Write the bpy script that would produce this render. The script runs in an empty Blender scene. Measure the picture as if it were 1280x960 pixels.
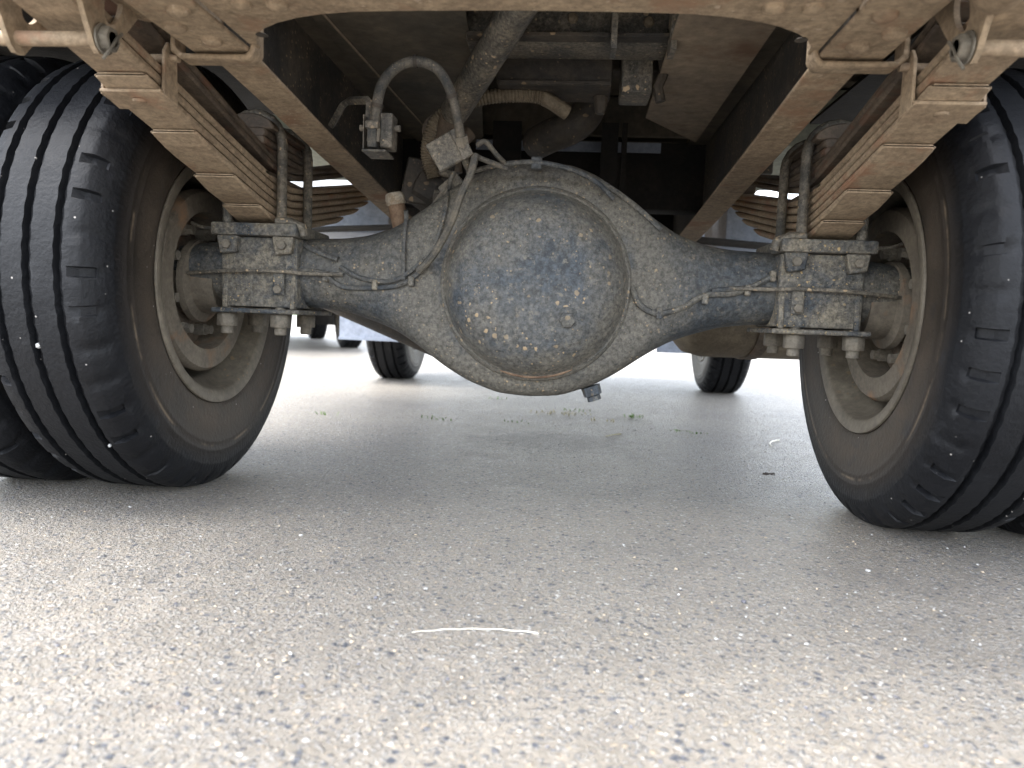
import bpy, bmesh, math, random
from math import sin, cos, pi, radians, sqrt, tan, atan2
from mathutils import Vector, Matrix
from mathutils.bvhtree import BVHTree
random.seed(7)
S = bpy.context.scene
COL = S.collection

# ------------------------------------------------------------------ camera
CX, CH, YAW, PITCH, ROLL = 0.0687, 0.3243, 0.0759, -0.0859, 0.0385
fwd = Vector((-sin(YAW)*cos(PITCH), cos(YAW)*cos(PITCH), sin(PITCH)))
rgt = Vector((cos(YAW), sin(YAW), 0)); upv = rgt.cross(fwd)
r2 = rgt*cos(ROLL) + upv*sin(ROLL); u2 = -rgt*sin(ROLL) + upv*cos(ROLL)
cd = bpy.data.cameras.new('camera'); cam = bpy.data.objects.new('camera', cd); COL.objects.link(cam)
mw = Matrix((r2, u2, -fwd)).transposed().to_4x4(); mw.translation = Vector((CX, 0, CH)); cam.matrix_world = mw
cd.sensor_width = 36; cd.lens = 36*924/1280; cd.clip_start = 0.02; cd.clip_end = 3000
cd.dof.use_dof = True; cd.dof.focus_distance = 1.25; cd.dof.aperture_fstop = 5.2
S.camera = cam

# ------------------------------------------------------------------ daylight (overcast)
SUN_EL, SUN_AZ = radians(68), radians(250)          # azimuth clockwise from +Y
w = bpy.data.worlds.new('World'); S.world = w; w.use_nodes = True
nt = w.node_tree; bg = nt.nodes['Background']
sky = nt.nodes.new('ShaderNodeTexSky'); sky.sky_type = 'NISHITA'; sky.sun_disc = False
sky.sun_elevation = SUN_EL; sky.sun_rotation = SUN_AZ
sky.air_density = 1.0; sky.dust_density = 1.6; sky.ozone_density = 1.0
hs_ = nt.nodes.new('ShaderNodeHueSaturation'); hs_.inputs['Saturation'].default_value = .35
nt.links.new(sky.outputs[0], hs_.inputs['Color']); nt.links.new(hs_.outputs[0], bg.inputs[0]); bg.inputs[1].default_value = 0.15
sl = bpy.data.lights.new('sun', 'SUN'); sl.energy = 1.2; sl.angle = radians(45); sl.color = (1, .975, .94)
so = bpy.data.objects.new('sun', sl); COL.objects.link(so)
sd = Vector((sin(SUN_AZ)*cos(SUN_EL), cos(SUN_AZ)*cos(SUN_EL), sin(SUN_EL)))
so.rotation_euler = sd.to_track_quat('Z', 'Y').to_euler(); so.location = (0, -3, 6)
S.view_settings.view_transform = 'Standard'; S.view_settings.look = 'None'
S.view_settings.exposure = 3.02; S.view_settings.gamma = 1
S.render.engine = 'CYCLES'
S.cycles.max_bounces = 10; S.cycles.diffuse_bounces = 6; S.cycles.glossy_bounces = 4

# ------------------------------------------------------------------ materials
def nd(nt, t, **k):
    n = nt.nodes.new(t)
    for a, b in k.items(): setattr(n, a, b)
    return n
def ramp(nt, src, a, b, c0=(0,0,0,1), c1=(1,1,1,1)):
    r = nd(nt, 'ShaderNodeValToRGB'); e = r.color_ramp.elements
    e[0].position, e[1].position = a, b; e[0].color, e[1].color = c0, c1
    nt.links.new(src, r.inputs[0]); return r.outputs[0]
def mix(nt, f, a, b, mode='MIX'):
    m = nd(nt, 'ShaderNodeMix', data_type='RGBA', blend_type=mode)
    for s, v in ((m.inputs[0], f), (m.inputs[6], a), (m.inputs[7], b)):
        if isinstance(v, (int, float)): s.default_value = v
        elif isinstance(v, tuple): s.default_value = (*v[:3], 1)
        else: nt.links.new(v, s)
    return m.outputs[2]
def noise(nt, co, sc, det=4, rough=.6):
    n = nd(nt, 'ShaderNodeTexNoise'); n.inputs['Scale'].default_value = sc
    n.inputs['Detail'].default_value = det; n.inputs['Roughness'].default_value = rough
    nt.links.new(co, n.inputs['Vector']); return n.outputs['Fac']
def newmat(name):
    m = bpy.data.materials.new(name); m.use_nodes = True
    return m, m.node_tree, m.node_tree.nodes['Principled BSDF']
def obco(nt):
    """object coordinates shifted per object so that alike parts do not repeat"""
    tc = nd(nt, 'ShaderNodeTexCoord'); oi = nd(nt, 'ShaderNodeObjectInfo')
    a = nd(nt, 'ShaderNodeVectorMath', operation='ADD')
    sc = nd(nt, 'ShaderNodeVectorMath', operation='SCALE'); sc.inputs[3].default_value = 3.0
    nt.links.new(oi.outputs['Location'], sc.inputs[0])
    nt.links.new(tc.outputs['Object'], a.inputs[0]); nt.links.new(sc.outputs[0], a.inputs[1])
    return a.outputs[0]
def grimy(name, base, dust, lo=.4, hi=.6, scale=14, spots=None, spot_scale=60, spot_w=.17, rust=None, rough=.75, metal=0., bump=.35, spec=.35, ring=None, grain=0):
    m, nt, bs = newmat(name); co = obco(nt)
    n1 = noise(nt, co, scale, 8, .68)
    col = mix(nt, ramp(nt, n1, lo, hi), base, dust)
    n2 = noise(nt, co, scale*9, 5, .7)
    n4 = noise(nt, co, scale*4.3, 6, .75)
    col = mix(nt, ramp(nt, n4, .54, .64), col, mix(nt, .35, col, dust)); col = mix(nt, ramp(nt, n4, .40, .46, (1,1,1,1), (0,0,0,1)), col, mix(nt, .4, col, base))
    col = mix(nt, .55, col, ramp(nt, n2, .25, .78, (.35,.35,.35,1), (1.65,1.65,1.65,1)), 'MULTIPLY')
    if ring:     # caked dust round the cover seam
        tcr = nd(nt, 'ShaderNodeTexCoord'); ml = nd(nt, 'ShaderNodeVectorMath', operation='MULTIPLY'); ml.inputs[1].default_value = (1,0,1)
        le = nd(nt, 'ShaderNodeVectorMath', operation='LENGTH'); nt.links.new(tcr.outputs['Object'], ml.inputs[0]); nt.links.new(ml.outputs[0], le.inputs[0])
        wv = nd(nt, 'ShaderNodeMath', operation='MULTIPLY_ADD'); nt.links.new(n1, wv.inputs[0]); wv.inputs[1].default_value = .16; nt.links.new(le.outputs['Value'], wv.inputs[2])
        a_, b_, c_, d_ = ring; k1 = ramp(nt, wv.outputs[0], a_, b_); k2 = ramp(nt, wv.outputs[0], c_, d_, (.75,.75,.75,1), (0,0,0,1))
        kk = nd(nt, 'ShaderNodeMath', operation='MULTIPLY'); nt.links.new(k1, kk.inputs[0]); nt.links.new(k2, kk.inputs[1])
        col = mix(nt, kk.outputs[0], col, dust)
    if grain:
        gk = .8 if grain > 130 else .3
        g1 = noise(nt, co, grain, 4, .75)
        col = mix(nt, gk, col, ramp(nt, g1, .36, .64, (.42,.42,.42,1), (1.6,1.6,1.6,1)), 'MULTIPLY')
        g2 = noise(nt, co, grain*.55+5, 5, .8)
        col = mix(nt, ramp(nt, g2, .575, .64, (0,0,0,1), (gk,gk,gk,1)), col, tuple(1.25*x for x in dust))
        col = mix(nt, ramp(nt, g2, .36, .41, (gk*.8,gk*.8,gk*.8,1), (0,0,0,1)), col, tuple(.55*x for x in base))
    if rust:
        n3 = noise(nt, co, scale*.7+3, 6, .6)
        col = mix(nt, ramp(nt, n3, .56, .68), col, rust)
    h = n2
    if spots:
        for k, (s, wd) in enumerate(((spot_scale, spot_w), (spot_scale*2.2, spot_w*.95))):
            v = nd(nt, 'ShaderNodeTexVoronoi'); v.inputs['Scale'].default_value = s
            wob = nd(nt, 'ShaderNodeVectorMath', operation='ADD'); nz = nd(nt, 'ShaderNodeTexNoise'); nz.inputs['Scale'].default_value = s*1.6
            sc = nd(nt, 'ShaderNodeVectorMath', operation='SCALE'); sc.inputs[3].default_value = .55/s
            nt.links.new(co, nz.inputs['Vector']); nt.links.new(nz.outputs['Color'], sc.inputs[0])
            nt.links.new(co, wob.inputs[0]); nt.links.new(sc.outputs[0], wob.inputs[1])
            nt.links.new(wob.outputs[0], v.inputs['Vector'])
            dm = ramp(nt, v.outputs['Distance'], wd, wd+.07, (1,1,1,1), (0,0,0,1))
            sep = nd(nt, 'ShaderNodeSeparateColor'); nt.links.new(v.outputs['Color'], sep.inputs[0])
            pick = ramp(nt, sep.outputs[0], .66, .72)
            mm = nd(nt, 'ShaderNodeMath', operation='MULTIPLY'); nt.links.new(dm, mm.inputs[0]); nt.links.new(pick, mm.inputs[1])
            mk = nd(nt, 'ShaderNodeMath', operation='MULTIPLY'); nt.links.new(mm.outputs[0], mk.inputs[0]); nt.links.new(ramp(nt, noise(nt, co, 9, 3), .38, .6), mk.inputs[1])
            col = mix(nt, mk.outputs[0], col, spots)
            ad = nd(nt, 'ShaderNodeMath', operation='MULTIPLY_ADD'); nt.links.new(mk.outputs[0], ad.inputs[0]); ad.inputs[1].default_value = .5; nt.links.new(h, ad.inputs[2]); h = ad.outputs[0]
    nt.links.new(col, bs.inputs['Base Color'])
    rr = nd(nt, 'ShaderNodeMapRange'); rr.inputs[3].default_value = max(.1, rough-.15); rr.inputs[4].default_value = min(1, rough+.15)
    nt.links.new(n1, rr.inputs[0]); nt.links.new(rr.outputs[0], bs.inputs['Roughness'])
    bs.inputs['Metallic'].default_value = metal; bs.inputs['Specular IOR Level'].default_value = spec
    b = nd(nt, 'ShaderNodeBump'); b.inputs['Strength'].default_value = bump; b.inputs['Distance'].default_value = .004
    nt.links.new(h, b.inputs['Height']); nt.links.new(b.outputs[0], bs.inputs['Normal'])
    return m

DUST = (.30, .225, .15)
M = {}
M['frame'] = grimy('dusty_frame_paint', (.215,.158,.103), (.33,.25,.165), .36, .66, 9, grain=110, rust=(.24,.14,.085), rough=.8, bump=.45, spots=(.42,.33,.24), spot_scale=42, spot_w=.14)
M['spring'] = grimy('dusty_spring_steel', (.225,.165,.110), (.32,.244,.163), .36, .64, 11, grain=120, rust=(.26,.14,.085), rough=.75, bump=.3)
M['spring_edge'] = grimy('worn_spring_steel', (.065,.050,.038), (.145,.110,.078), .4, .65, 16, rust=(.12,.065,.042), rough=.7, bump=.4)
M['axle'] = grimy('dusty_axle_paint', (.038,.044,.050), (.108,.098,.080), .38, .66, 9, grain=150, ring=(.22,.25,.28,.33), spots=(.30,.225,.14), spot_scale=95, spot_w=.17, rough=.62, bump=.5)
M['cover'] = grimy('dusty_cover_paint', (.042,.050,.059), (.118,.107,.087), .38, .68, 7, grain=150, ring=(.195,.235,.5,.6), spots=(.31,.23,.14), spot_scale=62, spot_w=.19, rough=.6, bump=.5)
M['bracket'] = grimy('grimy_bracket_paint', (.038,.045,.053), (.165,.145,.112), .38, .60, 14, grain=160, spots=(.40,.29,.15), spot_scale=95, spot_w=.17, rough=.7, bump=.6)
M['nut'] = grimy('dusty_nut', (.11,.098,.08), (.19,.165,.128), .4, .65, 25, rough=.7)
M['dark'] = grimy('dark_grimy_metal', (.030,.027,.024), (.085,.068,.05), .42, .7, 9, spots=(.24,.17,.10), spot_scale=45, rough=.7)
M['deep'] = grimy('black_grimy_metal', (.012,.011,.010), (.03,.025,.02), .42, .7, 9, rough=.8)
M['tubegrey'] = grimy('dusty_grey_tube', (.06,.057,.050), (.17,.145,.11), .4, .66, 14, grain=170, spots=(.40,.30,.19), spot_scale=50, rough=.6)
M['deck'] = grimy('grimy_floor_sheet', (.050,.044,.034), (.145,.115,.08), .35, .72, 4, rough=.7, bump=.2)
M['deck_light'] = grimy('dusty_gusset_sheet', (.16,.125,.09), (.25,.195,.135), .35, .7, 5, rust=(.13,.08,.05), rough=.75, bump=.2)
M['rim'] = grimy('dusty_wheel_steel', (.100,.086,.066), (.170,.146,.112), .36, .66, 8, spots=(.2,.14,.08), spot_scale=40, rough=.6, bump=.25)
M['drum'] = grimy('dusty_brake_drum', (.095,.080,.062), (.165,.14,.107), .36, .66, 12, rust=(.2,.12,.07), rough=.7)
M['hose'] = grimy('dusty_black_rubber', (.035,.036,.035), (.15,.13,.10), .38, .66, 40, rough=.65, spots=(.3,.24,.16), spot_scale=130)
M['conduit'] = grimy('dusty_corrugated_plastic', (.12,.095,.065), (.22,.18,.125), .35, .7, 30, rough=.7)
M['panel'] = grimy('blue_grey_panel', (.21,.24,.30), (.25,.27,.31), .35, .7, 5, rough=.45, bump=.1)
M['pale'] = grimy('pale_greenish_panel', (.42,.45,.38), (.36,.36,.29), .35, .7, 6, rough=.6, bump=.1)
M['white'] = grimy('white_cab_paint', (.72,.73,.73), (.6,.6,.58), .4, .8, 3, rough=.35, bump=.05)
M['rust'] = grimy('rusty_pipe', (.09,.052,.032), (.19,.125,.08), .4, .6, 30, rough=.7)
M['redspring'] = grimy('reddish_primer', (.12,.05,.04), (.2,.1,.07), .4, .6, 10, rough=.7)
M['cap'] = grimy('pale_breather_cap', (.36,.33,.27), (.2,.15,.1), .4, .6, 40, rough=.6)
def rough_glass():
    m, nt, bs = newmat('cab_window_glass'); bs.inputs['Base Color'].default_value = (.02,.025,.03,1); bs.inputs['Roughness'].default_value = .06; return m
M['glass'] = rough_glass()
def lampmat():
    m, nt, bs = newmat('red_lamp_lens'); bs.inputs['Base Color'].default_value = (.4,.02,.02,1); bs.inputs['Roughness'].default_value = .2; return m
M['lamp'] = lampmat()

def tyre_mat():
    m, nt, bs = newmat('dusty_tyre_rubber')
    tc = nd(nt, 'ShaderNodeTexCoord'); co = obco(nt)
    sp = nd(nt, 'ShaderNodeSeparateXYZ'); nt.links.new(tc.outputs['Object'], sp.inputs[0])
    cb = nd(nt, 'ShaderNodeCombineXYZ'); nt.links.new(sp.outputs['Y'], cb.inputs[0]); nt.links.new(sp.outputs['Z'], cb.inputs[1])
    ln = nd(nt, 'ShaderNodeVectorMath', operation='LENGTH'); nt.links.new(cb.outputs[0], ln.inputs[0])
    r = ln.outputs['Value']; n1 = noise(nt, co, 9, 8, .7); nf = noise(nt, co, 130, 3, .6)
    # radius disturbed by noise -> dust collar on the sidewall, a feature of the tyre's dirt
    ad = nd(nt, 'ShaderNodeMath', operation='MULTIPLY_ADD'); nt.links.new(n1, ad.inputs[0]); ad.inputs[1].default_value = .07; nt.links.new(r, ad.inputs[2])
    side = ramp(nt, ad.outputs[0], .300, .372, (1,1,1,1), (0,0,0,1))
    col = mix(nt, ramp(nt, n1, .35, .7), (.0032,.0036,.0050), (.0072,.0078,.0096))
    dustc = mix(nt, ramp(nt, n1, .35, .68), (.024,.019,.0145), (.075,.058,.043))
    col = mix(nt, side, col, dustc)
    # cracked light dust ring
    s1 = nd(nt, 'ShaderNodeMath', operation='SUBTRACT'); nt.links.new(r, s1.inputs[0]); s1.inputs[1].default_value = .302
    ab = nd(nt, 'ShaderNodeMath', operation='ABSOLUTE'); nt.links.new(s1.outputs[0], ab.inputs[0])
    ring = ramp(nt, ab.outputs[0], .0008, .0024, (1,1,1,1), (0,0,0,1))
    mm = nd(nt, 'ShaderNodeMath', operation='MULTIPLY'); nt.links.new(ring, mm.inputs[0]); nt.links.new(ramp(nt, noise(nt, co, 11, 5), .50, .60), mm.inputs[1])
    col = mix(nt, mm.outputs[0], col, (.15,.115,.08))
    # pale specks of grit
    v = nd(nt, 'ShaderNodeTexVoronoi'); v.inputs['Scale'].default_value = 70; nt.links.new(co, v.inputs['Vector'])
    dm = ramp(nt, v.outputs['Distance'], .07, .12, (1,1,1,1), (0,0,0,1)); sc = nd(nt, 'ShaderNodeSeparateColor'); nt.links.new(v.outputs['Color'], sc.inputs[0])
    m2 = nd(nt, 'ShaderNodeMath', operation='MULTIPLY'); nt.links.new(dm, m2.inputs[0]); nt.links.new(ramp(nt, sc.outputs[0], .86, .9), m2.inputs[1])
    col = mix(nt, m2.outputs[0], col, (.32,.30,.28))
    # scuffed grey patches
    col = mix(nt, ramp(nt, noise(nt, co, 22, 6), .60, .8), col, (.018,.0188,.0215))
    nt.links.new(col, bs.inputs['Base Color'])
    rr = nd(nt, 'ShaderNodeMapRange'); rr.inputs[3].default_value = .36; rr.inputs[4].default_value = .8; nt.links.new(n1, rr.inputs[0])
    nt.links.new(rr.outputs[0], bs.inputs['Roughness']); bs.inputs['Specular IOR Level'].default_value = .26
    b = nd(nt, 'ShaderNodeBump'); b.inputs['Strength'].default_value = .45; b.inputs['Distance'].default_value = .003
    at = nd(nt, 'ShaderNodeMath', operation='ARCTAN2'); nt.links.new(sp.outputs['Y'], at.inputs[0]); nt.links.new(sp.outputs['Z'], at.inputs[1])
    am = nd(nt, 'ShaderNodeMath', operation='MULTIPLY'); nt.links.new(at.outputs[0], am.inputs[0]); am.inputs[1].default_value = 220
    an = nd(nt, 'ShaderNodeMath', operation='SINE'); nt.links.new(am.outputs[0], an.inputs[0])
    s3 = nd(nt, 'ShaderNodeMath', operation='SUBTRACT'); nt.links.new(r, s3.inputs[0]); s3.inputs[1].default_value = .335
    s4 = nd(nt, 'ShaderNodeMath', operation='ABSOLUTE'); nt.links.new(s3.outputs[0], s4.inputs[0])
    rb = nd(nt, 'ShaderNodeMath', operation='MULTIPLY'); nt.links.new(an.outputs[0], rb.inputs[0]); nt.links.new(ramp(nt, s4.outputs[0], .008, .010, (.10,.10,.10,1), (0,0,0,1)), rb.inputs[1])
    h0 = nd(nt, 'ShaderNodeMath', operation='ADD'); nt.links.new(nf, h0.inputs[0]); nt.links.new(n1, h0.inputs[1])
    hh = nd(nt, 'ShaderNodeMath', operation='ADD'); nt.links.new(h0.outputs[0], hh.inputs[0]); nt.links.new(rb.outputs[0], hh.inputs[1])
    nt.links.new(hh.outputs[0], b.inputs['Height']); nt.links.new(b.outputs[0], bs.inputs['Normal'])
    return m
M['tyre'] = tyre_mat()

def asphalt():
    m, nt, bs = newmat('worn_asphalt')
    tc = nd(nt, 'ShaderNodeTexCoord'); co = tc.outputs['Object']
    big = noise(nt, co, 1.7, 6, .6); mid = noise(nt, co, 14, 6, .65); fine = noise(nt, co, 260, 3, .7)
    binder = mix(nt, ramp(nt, mid, .3, .7), (.222,.198,.164), (.298,.270,.230))
    col = binder; hs = []
    wob = nd(nt, 'ShaderNodeVectorMath', operation='ADD'); nz = nd(nt, 'ShaderNodeTexNoise'); nz.inputs['Scale'].default_value = 240
    sc_ = nd(nt, 'ShaderNodeVectorMath', operation='SCALE'); sc_.inputs[3].default_value = .006
    nt.links.new(co, nz.inputs['Vector']); nt.links.new(nz.outputs['Color'], sc_.inputs[0]); nt.links.new(co, wob.inputs[0]); nt.links.new(sc_.outputs[0], wob.inputs[1])
    for scl, wd, pk, cols in ((140, .27, .25, [(.0,(.075,.082,.100)),(.15,(.13,.136,.15)),(.28,(.27,.256,.235)),(.52,(.35,.325,.285)),(.74,(.25,.238,.22)),(.86,(.38,.32,.24)),(.96,(.54,.53,.51))]),
                              (260, .30, .35, [(.0,(.15,.155,.165)),(.25,(.29,.28,.26)),(.6,(.39,.375,.35)),(.9,(.34,.29,.23)),(.975,(.62,.62,.6))]),
                              (88, .20, .82, [(.0,(.062,.070,.088)),(.5,(.12,.125,.14)),(.7,(.34,.325,.30)),(.9,(.38,.32,.26))])):
        v = nd(nt, 'ShaderNodeTexVoronoi'); v.inputs['Scale'].default_value = scl; nt.links.new(wob.outputs[0], v.inputs['Vector'])
        sep = nd(nt, 'ShaderNodeSeparateColor'); nt.links.new(v.outputs['Color'], sep.inputs[0])
        cr = nd(nt, 'ShaderNodeValToRGB'); cr.color_ramp.interpolation = 'CONSTANT'; el = cr.color_ramp.elements
        el[0].position, el[0].color = cols[0][0], (*cols[0][1], 1); el[1].position, el[1].color = cols[1][0], (*cols[1][1], 1)
        for p, c in cols[2:]:
            e = el.new(p); e.color = (*c, 1)
        nt.links.new(sep.outputs[0], cr.inputs[0])
        dm = ramp(nt, v.outputs['Distance'], wd, wd+.22, (1,1,1,1), (0,0,0,1))
        pick = ramp(nt, sep.outputs[1], pk, pk+.03)
        mm = nd(nt, 'ShaderNodeMath', operation='MULTIPLY'); nt.links.new(dm, mm.inputs[0]); nt.links.new(pick, mm.inputs[1])
        col = mix(nt, mm.outputs[0], col, cr.outputs[0]); hs.append(mm.outputs[0])
    # wear, reddish dirt, damp dark blotches, painted underbody shade
    gr = noise(nt, co, 135, 5, .8)
    col = mix(nt, .8, col, ramp(nt, gr, .34, .66, (.66,.66,.67,1), (1.3,1.29,1.27,1)), 'MULTIPLY')
    col = mix(nt, .6, col, ramp(nt, big, .3, .7, (.72,.72,.74,1), (1.15,1.13,1.1,1)), 'MULTIPLY')
    red = ramp(nt, noise(nt, co, 6.5, 7, .7), .63, .74); rm = nd(nt, 'ShaderNodeMath', operation='MULTIPLY'); nt.links.new(red, rm.inputs[0]); rm.inputs[1].default_value = .4
    col = mix(nt, rm.outputs[0], col, (.30,.21,.17))
    dk = ramp(nt, noise(nt, co, 3.1, 7, .7), .58, .72); dmm = nd(nt, 'ShaderNodeMath', operation='MULTIPLY'); nt.links.new(dk, dmm.inputs[0]); dmm.inputs[1].default_value = .35
    col = mix(nt, dmm.outputs[0], col, (.09,.09,.09))
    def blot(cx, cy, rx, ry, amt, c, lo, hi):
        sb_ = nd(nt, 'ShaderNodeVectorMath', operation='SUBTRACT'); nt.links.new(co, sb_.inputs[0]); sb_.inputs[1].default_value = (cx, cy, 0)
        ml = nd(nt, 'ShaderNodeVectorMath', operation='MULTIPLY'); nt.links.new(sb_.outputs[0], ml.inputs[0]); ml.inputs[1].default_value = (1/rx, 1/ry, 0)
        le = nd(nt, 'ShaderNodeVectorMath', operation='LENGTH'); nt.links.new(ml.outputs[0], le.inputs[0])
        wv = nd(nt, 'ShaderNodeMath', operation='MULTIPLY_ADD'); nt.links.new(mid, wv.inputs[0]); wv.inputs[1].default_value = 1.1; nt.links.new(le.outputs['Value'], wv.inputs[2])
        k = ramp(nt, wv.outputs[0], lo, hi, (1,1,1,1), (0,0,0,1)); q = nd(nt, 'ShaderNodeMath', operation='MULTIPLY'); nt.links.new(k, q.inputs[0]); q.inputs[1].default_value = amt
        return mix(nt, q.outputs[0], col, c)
    col = blot(.17, 1.06, .20, .10, .18, (.09,.09,.09), .75, 1.35)     # damp oil stain under the axle
    col = blot(.02, 2.0, .60, .40, .6, (.070,.062,.052), .8, 1.6)  # shade and dark reflection of the underbody, painted into the asphalt colour
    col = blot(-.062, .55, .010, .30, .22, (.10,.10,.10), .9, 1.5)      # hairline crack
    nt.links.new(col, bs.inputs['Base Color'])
    rr = nd(nt, 'ShaderNodeMapRange'); rr.inputs[3].default_value = .30; rr.inputs[4].default_value = .60; nt.links.new(mid, rr.inputs[0])
    nt.links.new(rr.outputs[0], bs.inputs['Roughness']); bs.inputs['Specular IOR Level'].default_value = .5
    a1 = nd(nt, 'ShaderNodeMath', operation='ADD'); nt.links.new(hs[0], a1.inputs[0]); nt.links.new(hs[1], a1.inputs[1])
    a2 = nd(nt, 'ShaderNodeMath', operation='ADD'); nt.links.new(a1.outputs[0], a2.inputs[0])
    a3 = nd(nt, 'ShaderNodeMath', operation='MULTIPLY_ADD'); nt.links.new(gr, a3.inputs[0]); a3.inputs[1].default_value = 2.2; nt.links.new(fine, a3.inputs[2]); nt.links.new(a3.outputs[0], a2.inputs[1])
    b = nd(nt, 'ShaderNodeBump'); b.inputs['Strength'].default_value = .9; b.inputs['Distance'].default_value = .004
    nt.links.new(a2.outputs[0], b.inputs['Height']); nt.links.new(b.outputs[0], bs.inputs['Normal'])
    return m
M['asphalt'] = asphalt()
def plain(name, c, rough=.8, var=.3, scale=40):
    m, nt, bs = newmat(name); co = obco(nt)
    col = mix(nt, noise(nt, co, scale), tuple(x*(1-var) for x in c), tuple(min(1, x*(1+var)) for x in c))
    nt.links.new(col, bs.inputs['Base Color']); bs.inputs['Roughness'].default_value = rough; return m
M['grass'] = plain('green_grass', (.11,.20,.04)); M['straw'] = plain('dry_straw', (.78,.74,.62), .5, .1)
M['drygrass'] = plain('dry_grass', (.34,.30,.16)); M['leaf'] = plain('dead_leaf', (.035,.022,.016))
M['stone'] = plain('pale_stone', (.44,.44,.43), .6, .2, 200); M['stone2'] = plain('dark_stone', (.10,.10,.115), .6, .3, 200)
M['stone3'] = plain('tan_stone', (.42,.35,.26), .6, .2, 200)
M['hedge'] = plain('verge_green', (.07,.12,.04), .9, .5, 3)

# ------------------------------------------------------------------ mesh helpers (world coordinates)
class Mesh:
    def __init__(s): s.v = []; s.f = []
    def add(s, vs, fs):
        n = len(s.v); s.v += [tuple(v) for v in vs]; s.f += [tuple(n+i for i in f) for f in fs]; return s
    def box(s, x0, x1, y0, y1, z0, z1):
        x0, x1 = min(x0, x1), max(x0, x1); y0, y1 = min(y0, y1), max(y0, y1); z0, z1 = min(z0, z1), max(z0, z1)
        return s.add([(x0,y0,z0),(x1,y0,z0),(x1,y1,z0),(x0,y1,z0),(x0,y0,z1),(x1,y0,z1),(x1,y1,z1),(x0,y1,z1)],
                     [(0,3,2,1),(4,5,6,7),(0,1,5,4),(1,2,6,5),(2,3,7,6),(3,0,4,7)])
    def obox(s, c, ax, ay, az):
        c = Vector(c); ax = Vector(ax); ay = Vector(ay); az = Vector(az)
        vs = [c+ax*i+ay*j+az*k for k in (-1,1) for i, j in ((-1,-1),(1,-1),(1,1),(-1,1))]
        return s.add(vs, [(0,3,2,1),(4,5,6,7),(0,1,5,4),(1,2,6,5),(2,3,7,6),(3,0,4,7)])
    def prism(s, poly, axis, a, b):
        """poly of 2-D points extruded along axis 0/1/2 from a to b"""
        n = len(poly)
        def P(p, t):
            return {0: (t, p[0], p[1]), 1: (p[0], t, p[1]), 2: (p[0], p[1], t)}[axis]
        s.add([P(p, a) for p in poly]+[P(p, b) for p in poly],
              [tuple(range(n))[::-1], tuple(range(n, 2*n))]+[(i, (i+1) % n, n+(i+1) % n, n+i) for i in range(n)]); return s
    def tube(s, pts, r, n=10, caps=True):
        pts = [Vector(p) for p in pts]; rr = r if callable(r) else (lambda t: r)
        d = (pts[1]-pts[0]).normalized(); a = Vector((0,0,1)) if abs(d.z) < .9 else Vector((1,0,0))
        u = d.cross(a).normalized(); rings = []
        for i, p in enumerate(pts):
            if i == 0: t = pts[1]-pts[0]
            elif i == len(pts)-1: t = pts[-1]-pts[-2]
            else: t = (pts[i+1]-p).normalized()+(p-pts[i-1]).normalized()
            t.normalize(); u = (u-t*u.dot(t)).normalized(); w_ = t.cross(u); q = rr(i/(len(pts)-1))
            rings.append([p+(u*cos(2*pi*k/n)+w_*sin(2*pi*k/n))*q for k in range(n)])
        return s.loft(rings, caps)
    def loft(s, rings, caps=True):
        n = len(rings[0]); vs = [v for r in rings for v in r]; fs = []
        for i in range(len(rings)-1):
            for k in range(n): fs.append((i*n+k, i*n+(k+1) % n, (i+1)*n+(k+1) % n, (i+1)*n+k))
        if caps: fs += [tuple(range(n))[::-1], tuple((len(rings)-1)*n+k for k in range(n))]
        return s.add(vs, fs)
    def lathe(s, prof, c, axis, n=32, closed=False):
        """prof: (along axis, radius)"""
        ax = Vector(axis).normalized(); a = Vector((0,0,1)) if abs(ax.z) < .9 else Vector((1,0,0))
        u = ax.cross(a).normalized(); w_ = ax.cross(u); c = Vector(c)
        if closed:
            m = len(prof); vs = [c+ax*t+(u*cos(2*pi*k/n)+w_*sin(2*pi*k/n))*q for k in range(n) for t, q in prof]
            return s.add(vs, [(k*m+i, k*m+(i+1) % m, ((k+1) % n)*m+(i+1) % m, ((k+1) % n)*m+i) for k in range(n) for i in range(m)])
        return s.loft([[c+ax*t+(u*cos(2*pi*k/n)+w_*sin(2*pi*k/n))*max(q, 1e-4) for k in range(n)] for t, q in prof], True)
WL = {}
def link(o, parent, c):
    COL.objects.link(o); WL[o.name] = Vector(c)
    if parent is not None: o.parent = parent; o.location = Vector(c)-WL[parent.name]
    else: o.location = c
def build(name, mm, mat, parent=None, bevel=0., seg=2, smooth=35, label=None, kind=None, cen=None):
    vs = [Vector(v) for v in mm.v]
    if cen is None:
        cen = Vector([(min(v[i] for v in vs)+max(v[i] for v in vs))/2 for i in range(3)])
    cen = Vector(cen)
    me = bpy.data.meshes.new(name); me.from_pydata([tuple(v-cen) for v in vs], [], mm.f)
    b = bmesh.new(); b.from_mesh(me); bmesh.ops.recalc_face_normals(b, faces=b.faces)
    if bevel: bmesh.ops.bevel(b, geom=[e for e in b.edges if len(e.link_faces) == 2 and e.calc_face_angle(0) > .5], offset=bevel, segments=seg, profile=.5, affect='EDGES', clamp_overlap=True)
    b.to_mesh(me); b.free()
    me.materials.append(M[mat] if isinstance(mat, str) else mat)
    for p in me.polygons: p.use_smooth = True
    me.set_sharp_from_angle(angle=radians(smooth))
    o = bpy.data.objects.new(name, me); link(o, parent, cen)
    if label: o['label'] = label
    if kind: o['kind'] = kind
    return o
def empty(name, c, parent=None):
    o = bpy.data.objects.new(name, None); o.empty_display_size = .05; link(o, parent, c); return o
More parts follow.
